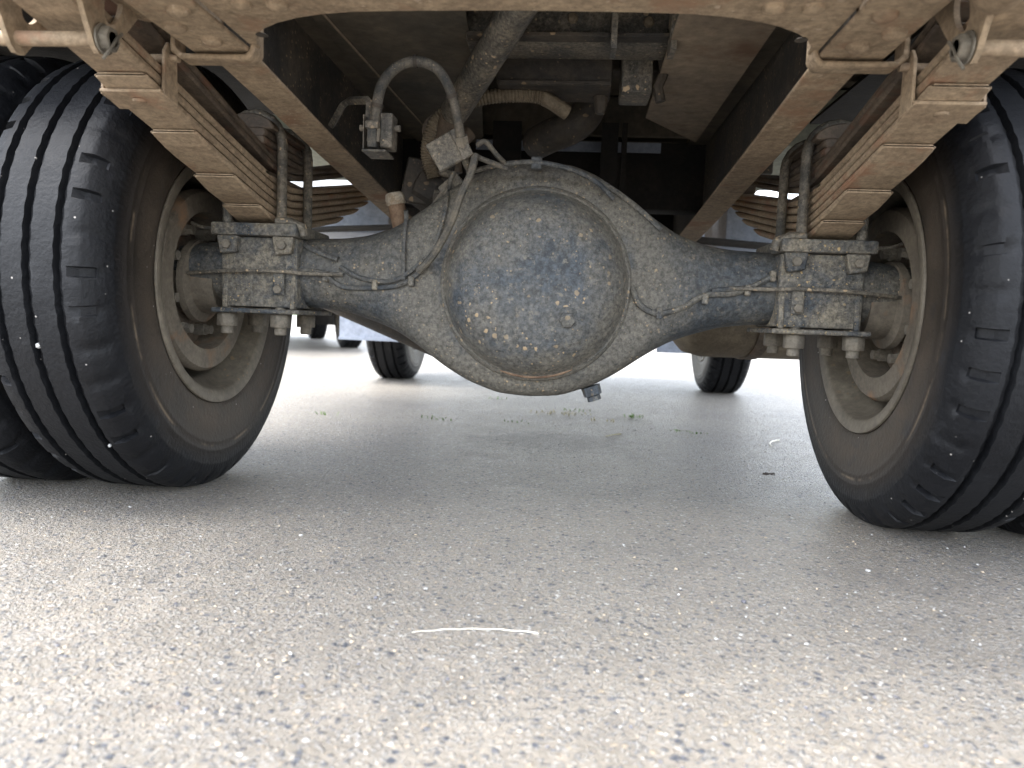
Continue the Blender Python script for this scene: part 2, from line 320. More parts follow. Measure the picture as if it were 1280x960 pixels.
def copy_tree(o, loc):
    r = o.copy(); COL.objects.link(r); r.location = loc; WL[r.name] = Vector(loc)+(WL[o.parent.name] if o.parent else Vector())
    for ch in o.children:
        c = ch.copy(); COL.objects.link(c); c.parent = r
    return r
def tagt(o, label, cat, group=None):
    o['label'] = label; o['category'] = cat
    if group: o['group'] = group
def hexa(c, axis, r, h, n=6):
    return Mesh().lathe([(0, r), (h, r)], c, axis, n)
def catmull(pts, k=8):
    P = [Vector(p) for p in pts]; P = [2*P[0]-P[1]]+P+[2*P[-1]-P[-2]]; out = []
    for i in range(1, len(P)-2):
        for j in range(k):
            t = j/k; a, b_, c, d = P[i-1], P[i], P[i+1], P[i+2]
            out.append(.5*((2*b_)+(c-a)*t+(2*a-5*b_+4*c-d)*t*t+(3*b_-a-3*c+d)*t**3))
    out.append(P[-2]); return out

# ------------------------------------------------------------------ ground
AX = 1.334      # rear axle
def ground():
    mm = Mesh(); c = [-900,-60,-12,-4,-1.5,-.5,0,.5,1.5,4,12,60,900]; n = len(c)
    mm.add([(x, y+2, 0) for y in c for x in c], [(j*n+i, j*n+i+1, (j+1)*n+i+1, (j+1)*n+i) for j in range(n-1) for i in range(n-1)])
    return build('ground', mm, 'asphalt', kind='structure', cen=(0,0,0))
ground()

# ------------------------------------------------------------------ the truck
truck = empty('truck', (0, AX, 0))
tagt(truck, 'dusty truck seen from underneath, with brown frame and springs and blue-grey rear axle', 'truck')

# ---- frame rails
def rail_z(y): 
    pts = [(-.1,.648),(.93,.645),(1.29,.615),(1.75,.580),(2.05,.560),(2.6,.545),(5.2,.545)]
    for (a, za), (b, zb) in zip(pts, pts[1:]):
        if y <= b: return za+(zb-za)*(y-a)/(b-a)
    return pts[-1][1]
RAIL_TOP = .80
for s in (-1, 1):
    ys = [.34,.6,.8,.93,.97,1.05,1.29,1.5,1.75,2.05,2.3,2.6,3.4,4.6]; rings = []
    xi, xo, t = .345, .42, .006
    for y in ys:
        z = rail_z(y); T = RAIL_TOP; xo = .42 if y < .95 else .403
        pr = [(xo,z),(xo,T),(xi,T),(xi,T-t),(xo-t,T-t),(xo-t,z+t),(xi,z+t),(xi,z)]
        rings.append([(s*a, y, b) for a, b in pr])
    rl = build('frame_rail', Mesh().loft(rings), 'frame', truck, bevel=.0015, seg=1, smooth=30)
    # rivets in the flange near the crossmember, hole rims
    for (x, y) in ((.385,.62),(.372,.70),(.398,.755),(.37,.80),(.398,.845),(.375,.885)):
        build('rivet', Mesh().lathe([(.004,.011),(0,.0135),(-.005,.012),(-.008,.007),(-.0085,.0)], (s*x, y, rail_z(y)+.001), (0,0,1), 14), 'frame', rl)
    # strap wrapped under the rail behind the crossmember
    z = rail_z(.93)
    pr = [(.343,z+.045),(.343,z+.004),(.348,z-.004),(.432,z-.004),(.440,z+.004),(.440,z+.05)]
    pr2 = [(.337,z+.045),(.337,z-.001),(.345,z-.010),(.434,z-.010),(.446,z-.001),(.446,z+.05)]
    mm = Mesh().prism([(s*a, b) for a, b in pr+pr2[::-1]], 1, .918, .948)
    build('rail_strap', mm, 'frame', truck, bevel=.002, seg=1)
    # lower doubling plate seen inside the rail
    build('rail_web_plate', Mesh().prism([(y, rail_z(y)+.008) for y in (.96,1.29,1.75,2.05,2.5)]+[(2.5,.79),(.96,.79)], 0, s*.390, s*.3965), 'dark', truck)

# ---- rear crossmember with rounded gussets (lower flange is a plate with a big rounded opening)
def crossmember():
    z0, z1 = .652, .658; inner = []
    # opening edge: x from -.345 up to +.345, arc corners
    ye, R = .818, .10
    for k in range(9):
        a = pi*.5*k/8; inner.append((-.335+R*(1-cos(a))*1.9, ye+R*1.15*(1-sin(a))))
    mid = [(x, ye-.004+.004*abs(x)/.2) for x in (-.10,-.05,0,.05,.10)]
    right = [(-x, y) for x, y in inner[::-1]]
    poly = [(-.344,.62),(.344,.62),(.344,.945)]+right[::-1]+mid[::-1]+inner[::-1]+[(-.344,.945)]
    mm = Mesh().prism(poly, 2, z0, z1)
    c = build('rear_crossmember', mm, 'frame', truck, bevel=.0012, seg=1)
    build('crossmember_web', Mesh().box(-.34,.34,.66,.667,.6585,.80), 'frame', c)
    build('crossmember_top_flange', Mesh().box(-.34,.34,.668,.82,.79,.797), 'frame', c)
    for x in (-.3,-.26,-.1,.1,.26,.3):
        build('rivet', Mesh().lathe([(.002,.010),(0,.0125),(-.005,.011),(-.0075,.006),(-.008,.0)], (x, .74 if abs(x) < .2 else .80, z0+.001), (0,0,1), 12), 'frame', c)
    for x in (-.313,.313):
        build('drain_hole', Mesh().lathe([(0,.006),(-.0012,.0075),(-.0012,0)], (x,.885,z0), (0,0,1), 12), 'dark', c)
    return c
crossmember()
# bulky rounded tubes beside the rails near the spring hangers
for s in (-1, 1):
    build('cross_tube', Mesh().lathe([(0,.023),(.35,.023),(.425,.023),(.437,.020),(.445,.012),(.447,0)], (s*.447, .315 if s > 0 else .44, .655 if s > 0 else .690), (0,1,-.02), 24), 'frame', truck)

# ---- spring hangers with pin and nut
def hanger(s):
    pz, py = .607, .782
    outer = [(py-.012,pz-.010),(py-.004,pz-.016),(py+.008,pz-.015),(py+.016,pz-.006),(py+.05,pz+.028),(py+.088,pz+.070),(py+.09,pz+.19),(py-.10,pz+.19),(py-.075,pz+.11)]
    hole = [(py-.005+.026*cos(a)+.010*sin(a), pz+.088+.038*sin(a)) for a in [2*pi*k/14 for k in range(14)]]
    base = None
    for x in (.4455,.539):
        mm = Mesh(); t = .006
        # plate with a hole: ring of quads between outline (resampled) and hole
        def ray(poly, c, a):
            best = None; d = (cos(a), sin(a))
            for i in range(len(poly)):
                p, q = poly[i], poly[(i+1) % len(poly)]; ex, ey = q[0]-p[0], q[1]-p[1]
                den = d[0]*ey-d[1]*ex
                if abs(den) < 1e-9: continue
                tt = ((p[0]-c[0])*ey-(p[1]-c[1])*ex)/den; uu = ((p[0]-c[0])*d[1]-(p[1]-c[1])*d[0])/den
                if tt > 0 and -1e-6 <= uu <= 1+1e-6: best = tt if best is None else max(best, tt)
            return (c[0]+d[0]*best, c[1]+d[1]*best)
        c = (py+.022, pz+.045)
        angs = sorted([atan2(p[1]-c[1], p[0]-c[0]) for p in outer]+[2*pi*k/28-pi for k in range(28)])
        O = [ray(outer, c, a) for a in angs]; H = [(c[0]+.015*cos(a)+.008*sin(a), c[1]+.024*sin(a)) for a in angs]; n = len(angs)
        vs = [(s*x, *p) for p in O]+[(s*x, *p) for p in H]+[(s*(x+t), *p) for p in O]+[(s*(x+t), *p) for p in H]
        fs = []
        for i in range(n):
            j = (i+1) % n
            fs += [(i,j,n+j,n+i),(2*n+i,3*n+i,3*n+j,2*n+j),(i,2*n+i,2*n+j,j),(n+i,n+j,3*n+j,3*n+i)]
        mm.add(vs, fs)
        o = build('spring_hanger' if base is None else 'hanger_plate', mm, 'frame', truck if base is None else base, smooth=30)
        if base is None: base = o
    build('hanger_pin', Mesh().tube([(s*.432,py,pz),(s*.56,py,pz)], .0078, 16), 'spring', base)
    build('nut', hexa((s*.432,py,pz), (s,0,0), .0135, .0135), 'nut', base, bevel=.001, seg=1)
    build('washer', Mesh().lathe([(0,.016),(.002,.016)], (s*.4435,py,pz), (-s,0,0), 18), 'nut', base)
    build('cotter_pin', Mesh().tube([(s*.434,py+.018,pz+.012),(s*.431,py+.004,pz+.002),(s*.433,py-.008,pz-.016),(s*.436,py-.012,pz-.024)], .0018, 6), 'nut', base)
    build('hanger_rib', Mesh().box(s*.4455-s*.004, s*.4455, py-.085, py-.078, pz+.06, pz+.19), 'frame', base)
    build('hanger_top', Mesh().box(s*.423, s*.56, py-.09, py+.075, .800, .812), 'frame', base)
for s in (-1, 1): hanger(s)

# ---- leaf springs
SX = .49; HW = .035
def dz(y, k): return k*(sqrt((y-AX)**2+.0036)-.06)
def leaf(s, zc, half0, half1, k, t, name, parent, mat, hw=HW, taper=.045, extra=0):
    n = 26; ys = [AX-half0+(half0+half1)*i/n for i in range(n+1)]
    ys = sorted(set(ys+[AX-half0+.003,AX-half0+.012,AX-half0+.03,AX+half1-.012,AX+half1-.003])); rings = []
    for y in ys:
        e = min(y-(AX-half0), AX+half1-y); f = min(1, e/taper) if taper else 1; tt = t*(.42+.58*f) if taper else t
        wd = hw*(1 if e > .006 else (.90+.10*sqrt(max(0, 1-(1-e/.006)**2))))
        z = zc+dz(y, k)+(t-tt)+extra*max(0, abs(y-AX)-.35)**2
        c = .003
        rings.append([(s*SX+a, y, z+b) for a, b in ((-wd+c,0),(wd-c,0),(wd,c),(wd,tt-c),(wd-c,tt),(-wd+c,tt),(-wd,tt-c),(-wd,c))])
    return build(name, Mesh().loft(rings), mat, parent, smooth=40)
def spring(s):
    root = empty('leaf_spring', (s*SX, AX, .47), truck)
    t = .0135; L = [(.725,.66),(.70,.64),(.449,.60),(.328,.54),(.21,.46),(.115,.34)]
    for i, (a, b) in enumerate(L):
        leaf(s, .556-t*(i+1)+.0002*i, a, b, .2, t-.0024, 'leaf', root, 'spring')
    for i, (a, b) in enumerate([(.47,.42),(.45,.40)]):
        leaf(s, .590-.0125*(i+1), a, b, .235, .0112, 'helper_leaf', root, 'spring_edge', taper=.05, extra=.25)
    for i, a in enumerate((.105,.100,.098)):
        leaf(s, .5905+.0130*i, a, a, .02, .0118, 'packing_leaf', root, 'spring_edge', taper=0)
    build('spacer_plate', Mesh().box(s*SX-HW, s*SX+HW, AX-.10, AX+.10, .5545, .5625), 'spring_edge', root, bevel=.002, seg=1)
    # saddle on top and the two u-bolts
    build('top_saddle', Mesh().prism([(s*SX+.046*cos(pi*k/12), .630+.026*sin(pi*k/12)) for k in range(13)], 1, AX-.095, AX+.095), 'spring_edge', root, bevel=.002, seg=1)
    for y in (1.272, 1.398):
        a, h = .0485, .612
        pts = [(s*SX-a,y,.284),(s*SX-a,y,.45),(s*SX-a,y,h)]+[(s*SX-a*cos(pi*k/10), y, h+.050*sin(pi*k/10)) for k in range(1, 10)]+[(s*SX+a,y,h),(s*SX+a,y,.45),(s*SX+a,y,.284)]
        build('u_bolt', Mesh().tube(pts, .0088, 12), 'tubegrey', root)
        for q in (-1, 1):
            build('nut', hexa((s*SX+q*a, y, .319), (0,0,-1), .0180, .0235), 'nut', root, bevel=.0015, seg=1)
            build('thread_end', Mesh().lathe([(0,.0105),(.012,.0105),(.0135,.0085),(.0137,0)], (s*SX+q*a, y, .2955), (0,0,-1), 12), 'nut', root)
    # rebound clip
    yc = .926; z = .5155+dz(yc, .2)+.0025; sl = .198
    def cz(y): return z+(y-yc)*-sl
    mm = Mesh().prism([(yc-.021, cz(yc-.021)-.0035),(yc+.021, cz(yc+.021)-.0055),(yc+.021, cz(yc+.021)-.0005),(yc-.021, cz(yc-.021)+.0005)], 0, s*SX-.040, s*SX+.040)
    cl = build('rebound_clip', mm, 'spring', root, bevel=.0008, seg=1)
    for q in (-1, 1):
        x = s*SX+q*.0395; mm = Mesh().prism([(yc-.016, cz(yc)-.001),(yc+.017, cz(yc)-.006),(yc+.015, cz(yc)+.056),(yc+.006, cz(yc)+.066),(yc-.006, cz(yc)+.066),(yc-.014, cz(yc)+.054)], 0, x-.002, x+.002)
        build('clip_ear', mm, 'spring', root, bevel=.0008, seg=1)
    build('clip_bolt', Mesh().tube([(s*SX-.052,yc,cz(yc)+.048),(s*SX+.052,yc,cz(yc)+.048)], .005, 10), 'spring', root)
    build('clip_rivet', Mesh().lathe([(0,.009),(.003,.008),(.0045,.004),(.0046,0)], (s*SX,yc,cz(yc)-.0035), (0,0,-1), 12), 'spring', root)
    # forward eye
    ey = AX+.665; ez = .556+dz(ey, .2)+.012
    build('spring_eye', Mesh().tube([(s*SX-.036,ey,ez),(s*SX+.036,ey,ez)], .026, 20), 'spring_edge', root)
    build('front_eye_bracket', Mesh().box(s*.423, s*.56, ey-.05, ey+.05, ez+.028, .80), 'dark', truck, bevel=.004)
    # bump pad under the frame for the helper leaves
    build('helper_pad', Mesh().box(s*.45, s*.53, .88, .96, .745, .795), 'dark', truck, bevel=.006)
    build('helper_pad', Mesh().box(s*.43, s*.53, 1.66, 1.75, .735, .795), 'dark', truck, bevel=.006)
for s in (-1, 1): spring(s)

# ---- rear axle housing (banjo) lofted along x
TOP = [(0,.597),(.06,.593),(.104,.576),(.145,.549),(.19,.515),(.245,.482),(.30,.466),(.345,.460),(.43,.457),(.55,.452),(.64,.440)]
BOT = [(0,.191),(.055,.195),(.108,.214),(.15,.238),(.195,.270),(.235,.294),(.27,.308),(.33,.326),(.38,.332),(.43,.334),(.55,.338),(.64,.345)]
def ip(T, x):
    x = abs(x)
    for (a, p), (b, q) in zip(T, T[1:]):
        if x <= b:
            t = (x-a)/(b-a); return p+(q-p)*t
    return T[-1][1]
def sm(T, x): return (ip(T, x-.012)+2*ip(T, x)+ip(T, x+.012))/4
HC = .386
def housing():
    xs = [-.64+i*.01 for i in range(129)]; rings = []
    for x in xs:
        zt, zb = sm(TOP, x), sm(BOT, x); zc = (zt+zb)/2; hz = (zt-zb)/2
        f = max(0, min(1, (.36-abs(x))/.20)); f = f*f*(3-2*f); hy = .060+.020*f; ex = .9-.55*f
        ring = []
        for k in range(48):
            a = 2*pi*k/48; ca, sa = cos(a), sin(a)
            ring.append((x, AX-hy*math.copysign(abs(ca)**ex, ca), zc+hz*math.copysign(abs(sa)**(.9-.35*f), sa)))
        rings.append(ring)
    o = build('rear_axle', Mesh().loft(rings), 'axle', truck, smooth=50)
    return o
axle = housing()
bv = BVHTree.FromObject(axle, bpy.context.evaluated_depsgraph_get()) if False else None
me = axle.data; off = WL[axle.name]
BV = BVHTree.FromPolygons([v.co+off for v in me.vertices], [tuple(p.vertices) for p in me.polygons])
def surf(x, z, d=.004):
    h = BV.ray_cast(Vector((x, .5, z)), Vector((0,1,0)))
    return (x, (h[0].y if h[0] else AX-.06)-d, z)
YF = AX-.080
# flange ring round the cover, cover dome, weld bead
def cover():
    R = .1545; prof = [(.020,R+.010),(.003,R+.009),(-.0015,R+.006),(-.004,R+.001),(-.010,R-.003),(-.020,R-.0075),(-.031,R-.0145),(-.041,R-.024),(-.054,R-.040),(-.060,R-.060),(-.064,R-.085),(-.066,R-.11),(-.067,0)]
    return build('differential_cover', Mesh().lathe(prof, (.006, YF, .386), (0,1,0), 80), 'cover', axle, smooth=50)
cv = cover()
def bead(a0, a1, mat, r):
    n = 60; pts = [(.006+.1565*cos(a)+.0005*sin(17*a), YF-.004+.0005*sin(41*a), .386+.1565*sin(a)) for a in [a0+(a1-a0)*k/n for k in range(n+1)]]
    build('weld_bead', Mesh().tube(pts, lambda t: r*min(1, .3+6*t, .3+6*(1-t)), 8), mat, axle)
bead(radians(-60), radians(245), 'cover', .0022)
bead(radians(250), radians(296), 'rust', .0022)
# drain bolt
c = (.062, YF-.057, .330)
build('drain_bolt', Mesh().lathe([(0,.0185),(.004,.0185),(.0045,.013),(.013,.013),(.0145,.011),(.0145,0)], c, (.12,-1,-.25), 6), 'cover', axle, smooth=20)
build('bolt_washer', Mesh().lathe([(-.006,.0205),(.003,.0205),(.004,.019)], c, (.12,-1,-.25), 24), 'axle', axle)
build('drain_plug', Mesh().lathe([(0,.017),(.016,.016),(.018,.012),(.026,.012),(.027,0)], (.108,AX-.03,.214), (.35,0,-1), 8), 'cover', axle, smooth=25)
# breather cap on a rusty stub
b0 = Vector((-.243, AX+.0, .478)); dr = Vector((-.22,-.1,1)).normalized()
build('breather_stub', Mesh().tube([b0, b0+dr*.030, b0+dr*.048], .0155, 16), 'rust', axle)
build('breather_cap', Mesh().lathe([(0,.0175),(.010,.0180),(.013,.0175),(.020,.016),(.022,.012),(.022,0)], b0+dr*.046, dr, 10), 'cap', axle, bevel=.001, seg=1)

# spring brackets of the axle
def bracket(s):
    X0, X1 = s*.408, s*.545; a, b = min(X0, X1), max(X0, X1)
    y0, y1 = AX-.078, AX+.078
    o = build('spring_bracket', Mesh().box(a, b, y0+.005, y1-.005, .330, .452), 'bracket', axle, bevel=.005)
    build('seat_plate', Mesh().box(s*.405, s*.558, y0-.010, y1+.010, .4525, .4745), 'bracket', axle, bevel=.004, seg=2)
    build('bottom_plate', Mesh().box(s*.398, s*.556, y0-.012, y1+.012, .3195, .3275), 'bracket', axle, bevel=.002, seg=1)
    for x in (.415,.536):
        build('bracket_rib', Mesh().prism([(y0-.001,.328),(y0+.015,.328),(y0+.015,.451),(y0+.002,.451),(y0+.006,.395)], 0, s*x-.004, s*x+.004), 'bracket', axle, bevel=.0015, seg=1)
    for x in (.43,.528):
        build('seat_lug', Mesh().prism([(s*x-.019,.452),(s*x+.019,.452),(s*x+.015,.424),(s*x-.013,.420)], 1, y0-.009, y0+.006), 'bracket', axle, bevel=.002, seg=1)
        build('lug_bolt', hexa((s*x, y0-.009, .437), (0,-1,0), .0082, .006), 'nut', axle, bevel=.0008, seg=1)
    build('pipe_clip', Mesh().box(s*.438-.010, s*.438+.010, y0-.006, y0, .352, .392), 'bracket', axle, bevel=.002, seg=1)
    build('clip_bolt', hexa((s*.438, y0-.006, .362), (0,-1,0), .008, .005), 'nut', axle, bevel=.0008, seg=1)
    build('u_bolt_guide', Mesh().tube([(s*.397,1.262,.456),(s*.400,1.259,.470),(s*.420,1.258,.478),(s*.445,1.258,.478)], .008, 10), 'tubegrey', axle)
    # brake pipe across bracket into the wheel
    build('brake_pipe', Mesh().tube(catmull([(s*.33,AX-.066,.392),(s*.39,AX-.080,.391),(s*.44,AX-.088,.393),(s*.50,AX-.088,.392),(s*.56,AX-.078,.389),(s*.63,AX-.06,.384)]), .0033, 8), 'tubegrey', axle)
    build('sensor_wire', Mesh().tube(catmull([(s*.548,AX-.06,.463),(s*.585,AX-.062,.467),(s*.61,AX-.05,.475)]), .003, 8), 'tubegrey', axle)
for s in (-1, 1): bracket(s)

def pipe(pts, r=.0038, name='brake_pipe', mat='tubegrey', d=.004):
    P = catmull([(x, 0, z) for x, z in pts], 8); Q = [Vector(surf(p.x, p.z, d)) for p in P]
    for _ in range(3):
        for i in range(1, len(Q)-1): Q[i].y = min(Q[i].y, (Q[i-1].y+Q[i+1].y)/2) if False else (Q[i-1].y+2*Q[i].y+Q[i+1].y)/4
    return build(name, Mesh().tube(Q, r, 8), 'axle', axle)
pipe([(-.43,.462),(-.40,.440),(-.36,.424),(-.34,.418)], .0055, 'wire_sheath')
pipe([(-.43,.398),(-.37,.395),(-.345,.378),(-.32,.370),(-.24,.374),(-.20,.392),(-.172,.43),(-.152,.50),(-.150,.545),(-.14,.572)], .0042)
pipe([(-.335,.405),(-.30,.388),(-.25,.382),(-.215,.395),(-.185,.42)], .0042)
pipe([(-.222,.505),(-.221,.45),(-.219,.386)], .0040, 'pipe_stay')
pipe([(.168,.385),(.182,.358),(.213,.345),(.255,.357),(.29,.378),(.34,.384),(.385,.405),(.415,.425),(.435,.432)], .0050, 'wire_sheath')
pipe([(.30,.386),(.35,.392),(.40,.392)], .0042)
pipe([(.105,.562),(.145,.538),(.185,.508),(.212,.484)], .0048, 'wire_sheath')
# pipe running over the top of the cover
tp = [(-.115,AX-.088,.566),(-.06,AX-.098,.578),(0,AX-.10,.583),(.055,AX-.098,.574),(.10,AX-.09,.556),(.13,AX-.085,.530)]
build('brake_pipe', Mesh().tube(catmull(tp), .0042, 8), 'axle', axle)
build('pipe_clip', Mesh().box(-.008,.010,AX-.103,AX-.080,.572,.592), 'axle', axle, bevel=.002, seg=1)

for x, z in ((-.36,.388),(-.27,.376),(-.205,.384),(.215,.345),(.29,.372),(.36,.389),(.40,.414)):
    p = surf(x, z, .002); build('pipe_clamp', Mesh().box(x-.005, x+.005, p[1]-.009, p[1]+.004, z-.009, z+.009), 'bracket', axle, bevel=.002, seg=1)
for k, (a_, b_) in enumerate((((-.2495,1.157,.592),(-.2485,1.158,.612)),((-.117,1.182,.610),(-.113,1.196,.588)))):
    build('hose_crimp', Mesh().tube([a_, b_], .0112, 6), 'nut', truck, smooth=20)
# ---- wheels
TR, TW = .380, .102
def tyre_mesh():
    N = 264; tw = .0835
    # profile half list (x, r); grooves at -.042,0,.042
    prof = [(-.078,.2215,'s'),(-.0895,.2245,'s'),(-.0935,.232,'s'),(-.0945,.246,'s'),(-.0965,.256,'s'),(-.0985,.268,'s'),(-.1005,.280,'s'),(-.1020,.2905,'s'),(-.1034,.2925,'s'),(-.1034,.2965,'s'),(-.1023,.2985,'s'),
            (-.1024,.3065,'s'),(-.1036,.3085,'s'),(-.1036,.3125,'s'),(-.1020,.3145,'s'),(-.1005,.322,'s'),(-.0985,.331,'s'),(-.0983,.3325,'s'),(-.0983,.3365,'s'),(-.0960,.339,'s'),(-.0935,.347,'s'),(-.0903,.3535,'s'),(-.0865,.3600,'s'),(-.0825,.3655,'h'),(-.0790,.3692,'h'),(-.0755,.3725,'h'),(-.0725,.3752,'h'),(-.0690,.3762,'h'),(-.0672,.3768,'t')]
    prof = [(x if abs(x) < .0945 else -(.0945+(abs(x)-.0945)*.55), q, k) for x, q, k in prof]
    body = []
    def R(x): return .3800-.0030*(x/.083)**2
    gs = [-.044,0,.044]
    DEP = [random.choice((.1,.3,.7,1,.8,1.25)) for _ in range(44)]; DP2 = [random.choice((.1,.3,.7,1,.8,1.25)) for _ in range(44)]
    for g in gs:
        body += [(g-.0130,R(g),'t'),(g-.0065,R(g),'g'),(g-.0060,R(g)-.0015,'g'),(g-.0038,R(g)-.0105,'g'),(g+.0038,R(g)-.0105,'g'),(g+.0060,R(g)-.0015,'g'),(g+.0065,R(g),'g'),(g+.0130,R(g),'t')]
    allp = prof+body+[(-x, r, k) for x, r, k in prof[::-1]]
    rings = []
    for i in range(N):
        ph = i % 6; a = 2*pi*((i//6)+(0,.03,.26,.29,.52,.76)[ph])/(N/6); zz = .0008*(1,1,-1,-1,1,-1)[ph]; ring = []
        for x, r, k in allp:
            X, Rr = x, r
            if k == 'g': X = x+zz
            if k == 'h' and ph in (1, 2): Rr = r-.0115*(DEP if x < 0 else DP2)[i//6]
            if k == 's' and r > .353 and ph in (1, 2): Rr = r-.002
            z = Rr*cos(a); y = Rr*sin(a)
            if k == 't' and abs(x) > .058 and ph in (1, 2): Rr = r-.0100*(DEP if x < 0 else DP2)[i//6]
            if k in 'thg' or r > .33:
                Rr += random.uniform(-.00025,.00025); z = Rr*cos(a); y = Rr*sin(a)
            if z < -.3745: z = -.3745+(z+.3745)*.05
            f = max(0, (-z-.27)/.11); X *= 1+.05*f*f*min(1, max(0, (.37-abs(Rr))/.05)+.3)
            ring.append((X, y, z))
        rings.append(ring)
    n = len(allp); mm = Mesh(); mm.v = [v for r in rings for v in r]
    for i in range(N):
        j = (i+1) % N
        for k in range(n-1): mm.f.append((i*n+k, i*n+k+1, j*n+k+1, j*n+k))
        # close the bead inside so the tyre is a solid ring
        mm.f.append((i*n+n-1, i*n, j*n, j*n+n-1))
    return mm
def rim_mesh(disc):
    # open towards -x (the inboard side); disc sits at x=disc
    mm = Mesh()
    p = [(-.0840,.2020),(-.0865,.2200),(-.0900,.2235),(-.0935,.2225),(-.0940,.2185),(-.0900,.2030),(-.0860,.1990),(-.060,.1965),(-.045,.1830),(-.030,.1800),(.045,.1800),(.060,.1900),(.0860,.1990),(.0900,.2030),(.0940,.2185),(.0935,.2225),(.0900,.2235),(.0865,.2200),(.0840,.2020)]
    N = 96
    rings = [[(x, r*sin(2*pi*i/N), r*cos(2*pi*i/N)) for x, r in p] for i in range(N)]
    n = len(p); mm.v = [v for r in rings for v in r]
    for i in range(N):
        j = (i+1) % N
        for k in range(n-1): mm.f.append((i*n+k, i*n+k+1, j*n+k+1, j*n+k))
    return mm
def wheel(cx, cy, cz=.3745, drum=True, disc=.055):
    """wheel whose inboard side faces -x, built at its place"""
    root = empty('wheel', (cx, cy, cz), truck)
    def put(name, mm, mat, **k):
        mm.v = [(v[0]+cx, v[1]+cy, v[2]+cz) for v in mm.v]; return build(name, mm, mat, root, cen=(cx,cy,cz), **k)
    put('tyre', tyre_mesh(), 'tyre', smooth=42)
    put('rim', rim_mesh(disc), 'rim', smooth=40)
    # disc with hand holes
    N = 64; mm = Mesh(); rr = [.181,.168,.150,.132,.110,.05]; xx = [disc-.02,disc,disc+.012,disc+.014,disc+.02,disc+.02]
    vs = [(xx[k], rr[k]*sin(2*pi*i/N), rr[k]*cos(2*pi*i/N)) for i in range(N) for k in range(6)]
    fs = []
    for i in range(N):
        j = (i+1) % N
        for k in range(5):
            if k in (1, 2) and (i % 8) in (0, 1, 2): continue
            fs.append((i*6+k, i*6+k+1, j*6+k+1, j*6+k))
    mm.add(vs, fs); put('wheel_disc', mm, 'rim')
    if drum:
        put('brake_drum', Mesh().lathe([(-.062,.124),(-.066,.126),(-.066,.160),(-.058,.166),(-.050,.1665),(-.046,.1625),(.040,.160),(.048,.150),(.048,.06),(.040,.06),(.040,.124)], (0,0,0), (1,0,0), 72, closed=True), 'drum', smooth=35)
        put('backing_plate', Mesh().lathe([(-.022,.05),(-.026,.075),(-.022,.095),(-.014,.1235),(-.010,.1235),(-.010,.05)], (0,0,0), (1,0,0), 48, closed=True), 'spring_edge')
        put('axle_hub', Mesh().lathe([(-.10,.058),(-.060,.059),(-.055,.075),(-.043,.076),(-.040,.062),(-.020,.062)], (0,0,0), (1,0,0), 40), 'drum')
        for k in range(8):
            a = 2*pi*k/8+.35; put('hub_bolt', Mesh().lathe([(-.010,.012),(-.030,.012),(-.031,.009),(-.042,.009),(-.0425,0)], (-.012,.096*sin(a),.096*cos(a)), (1,0,0), 6), 'nut', smooth=25)
    else:
        put('hub', Mesh().lathe([(-.05,.11),(-.052,.12),(.03,.13),(.05,.10),(.05,0)], (0,0,0), (1,0,0), 40), 'drum')
    for k in range(6):
        a = 2*pi*k/6+.2; put('lug_nut', Mesh().lathe([(0,.014),(.02,.013),(.021,0)], (disc+.02,.085*sin(a),.085*cos(a)), (1,0,0), 6), 'nut', smooth=25)
    return root
WX = .659; WO = .894
wl = wheel(.664, AX)                         # right inner: inboard side faces -x
def place(src, x, y, rot, tilt=0.):
    c = copy_tree(src, (x, y-AX, .3745)); c.rotation_euler = (0, 0, rot); return c
wl['label'] = 'right inner rear wheel with chunky shoulder blocks'
wi = place(wl, -.669, AX, pi); wi['label'] = 'left inner rear wheel with dusty brown sidewall'
for c in wl.children: pass
fw = wheel(.83, 3.842, drum=False); fw['label'] = 'right front wheel, small behind the blue-grey panel'
f2 = place(fw, -.83, 3.842, pi); f2['label'] = 'left front wheel, small behind the axle'
ow = place(fw, WO, AX, 0); ow['label'] = 'right outer rear wheel'
ol = place(fw, -WO, AX, pi); ol['label'] = 'left outer rear wheel, mostly behind the inner one'
# grit pressed into the treads
for (x, a, r, sz) in ((-.669,-.30,.374,.0045),(-.625,-.78,.376,.003)):
    p = Vector((x, AX-r*cos(a), .3745+r*sin(a))); mm = Mesh().lathe([(-sz,.0),(-sz*.6,sz*.8),(0,sz),(sz*.7,sz*.7),(sz,0)], p, (random.random(),1,random.random()), 6)
    build('wedged_stone', mm, 'stone', truck, smooth=10)

# ---- things under the floor between the rails
fl = empty('cargo_floor', (0, 1.6, .9), truck)
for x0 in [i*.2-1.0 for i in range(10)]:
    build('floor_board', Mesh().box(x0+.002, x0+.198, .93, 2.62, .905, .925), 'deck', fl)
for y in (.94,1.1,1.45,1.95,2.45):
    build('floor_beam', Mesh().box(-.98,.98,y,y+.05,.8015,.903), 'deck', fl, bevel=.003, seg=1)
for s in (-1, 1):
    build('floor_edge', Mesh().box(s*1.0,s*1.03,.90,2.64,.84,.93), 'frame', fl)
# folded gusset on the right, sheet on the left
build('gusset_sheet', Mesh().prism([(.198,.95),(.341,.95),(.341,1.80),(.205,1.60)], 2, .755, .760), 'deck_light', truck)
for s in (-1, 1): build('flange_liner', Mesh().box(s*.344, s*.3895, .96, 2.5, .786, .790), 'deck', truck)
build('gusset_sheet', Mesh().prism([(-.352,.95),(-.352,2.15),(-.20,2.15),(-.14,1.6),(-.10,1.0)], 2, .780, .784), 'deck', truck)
build('sheet_fold', Mesh().tube([(-.335,1.0,.779),(-.315,1.5,.779),(-.29,2.1,.779)], .0022, 6), 'deck_light', truck)
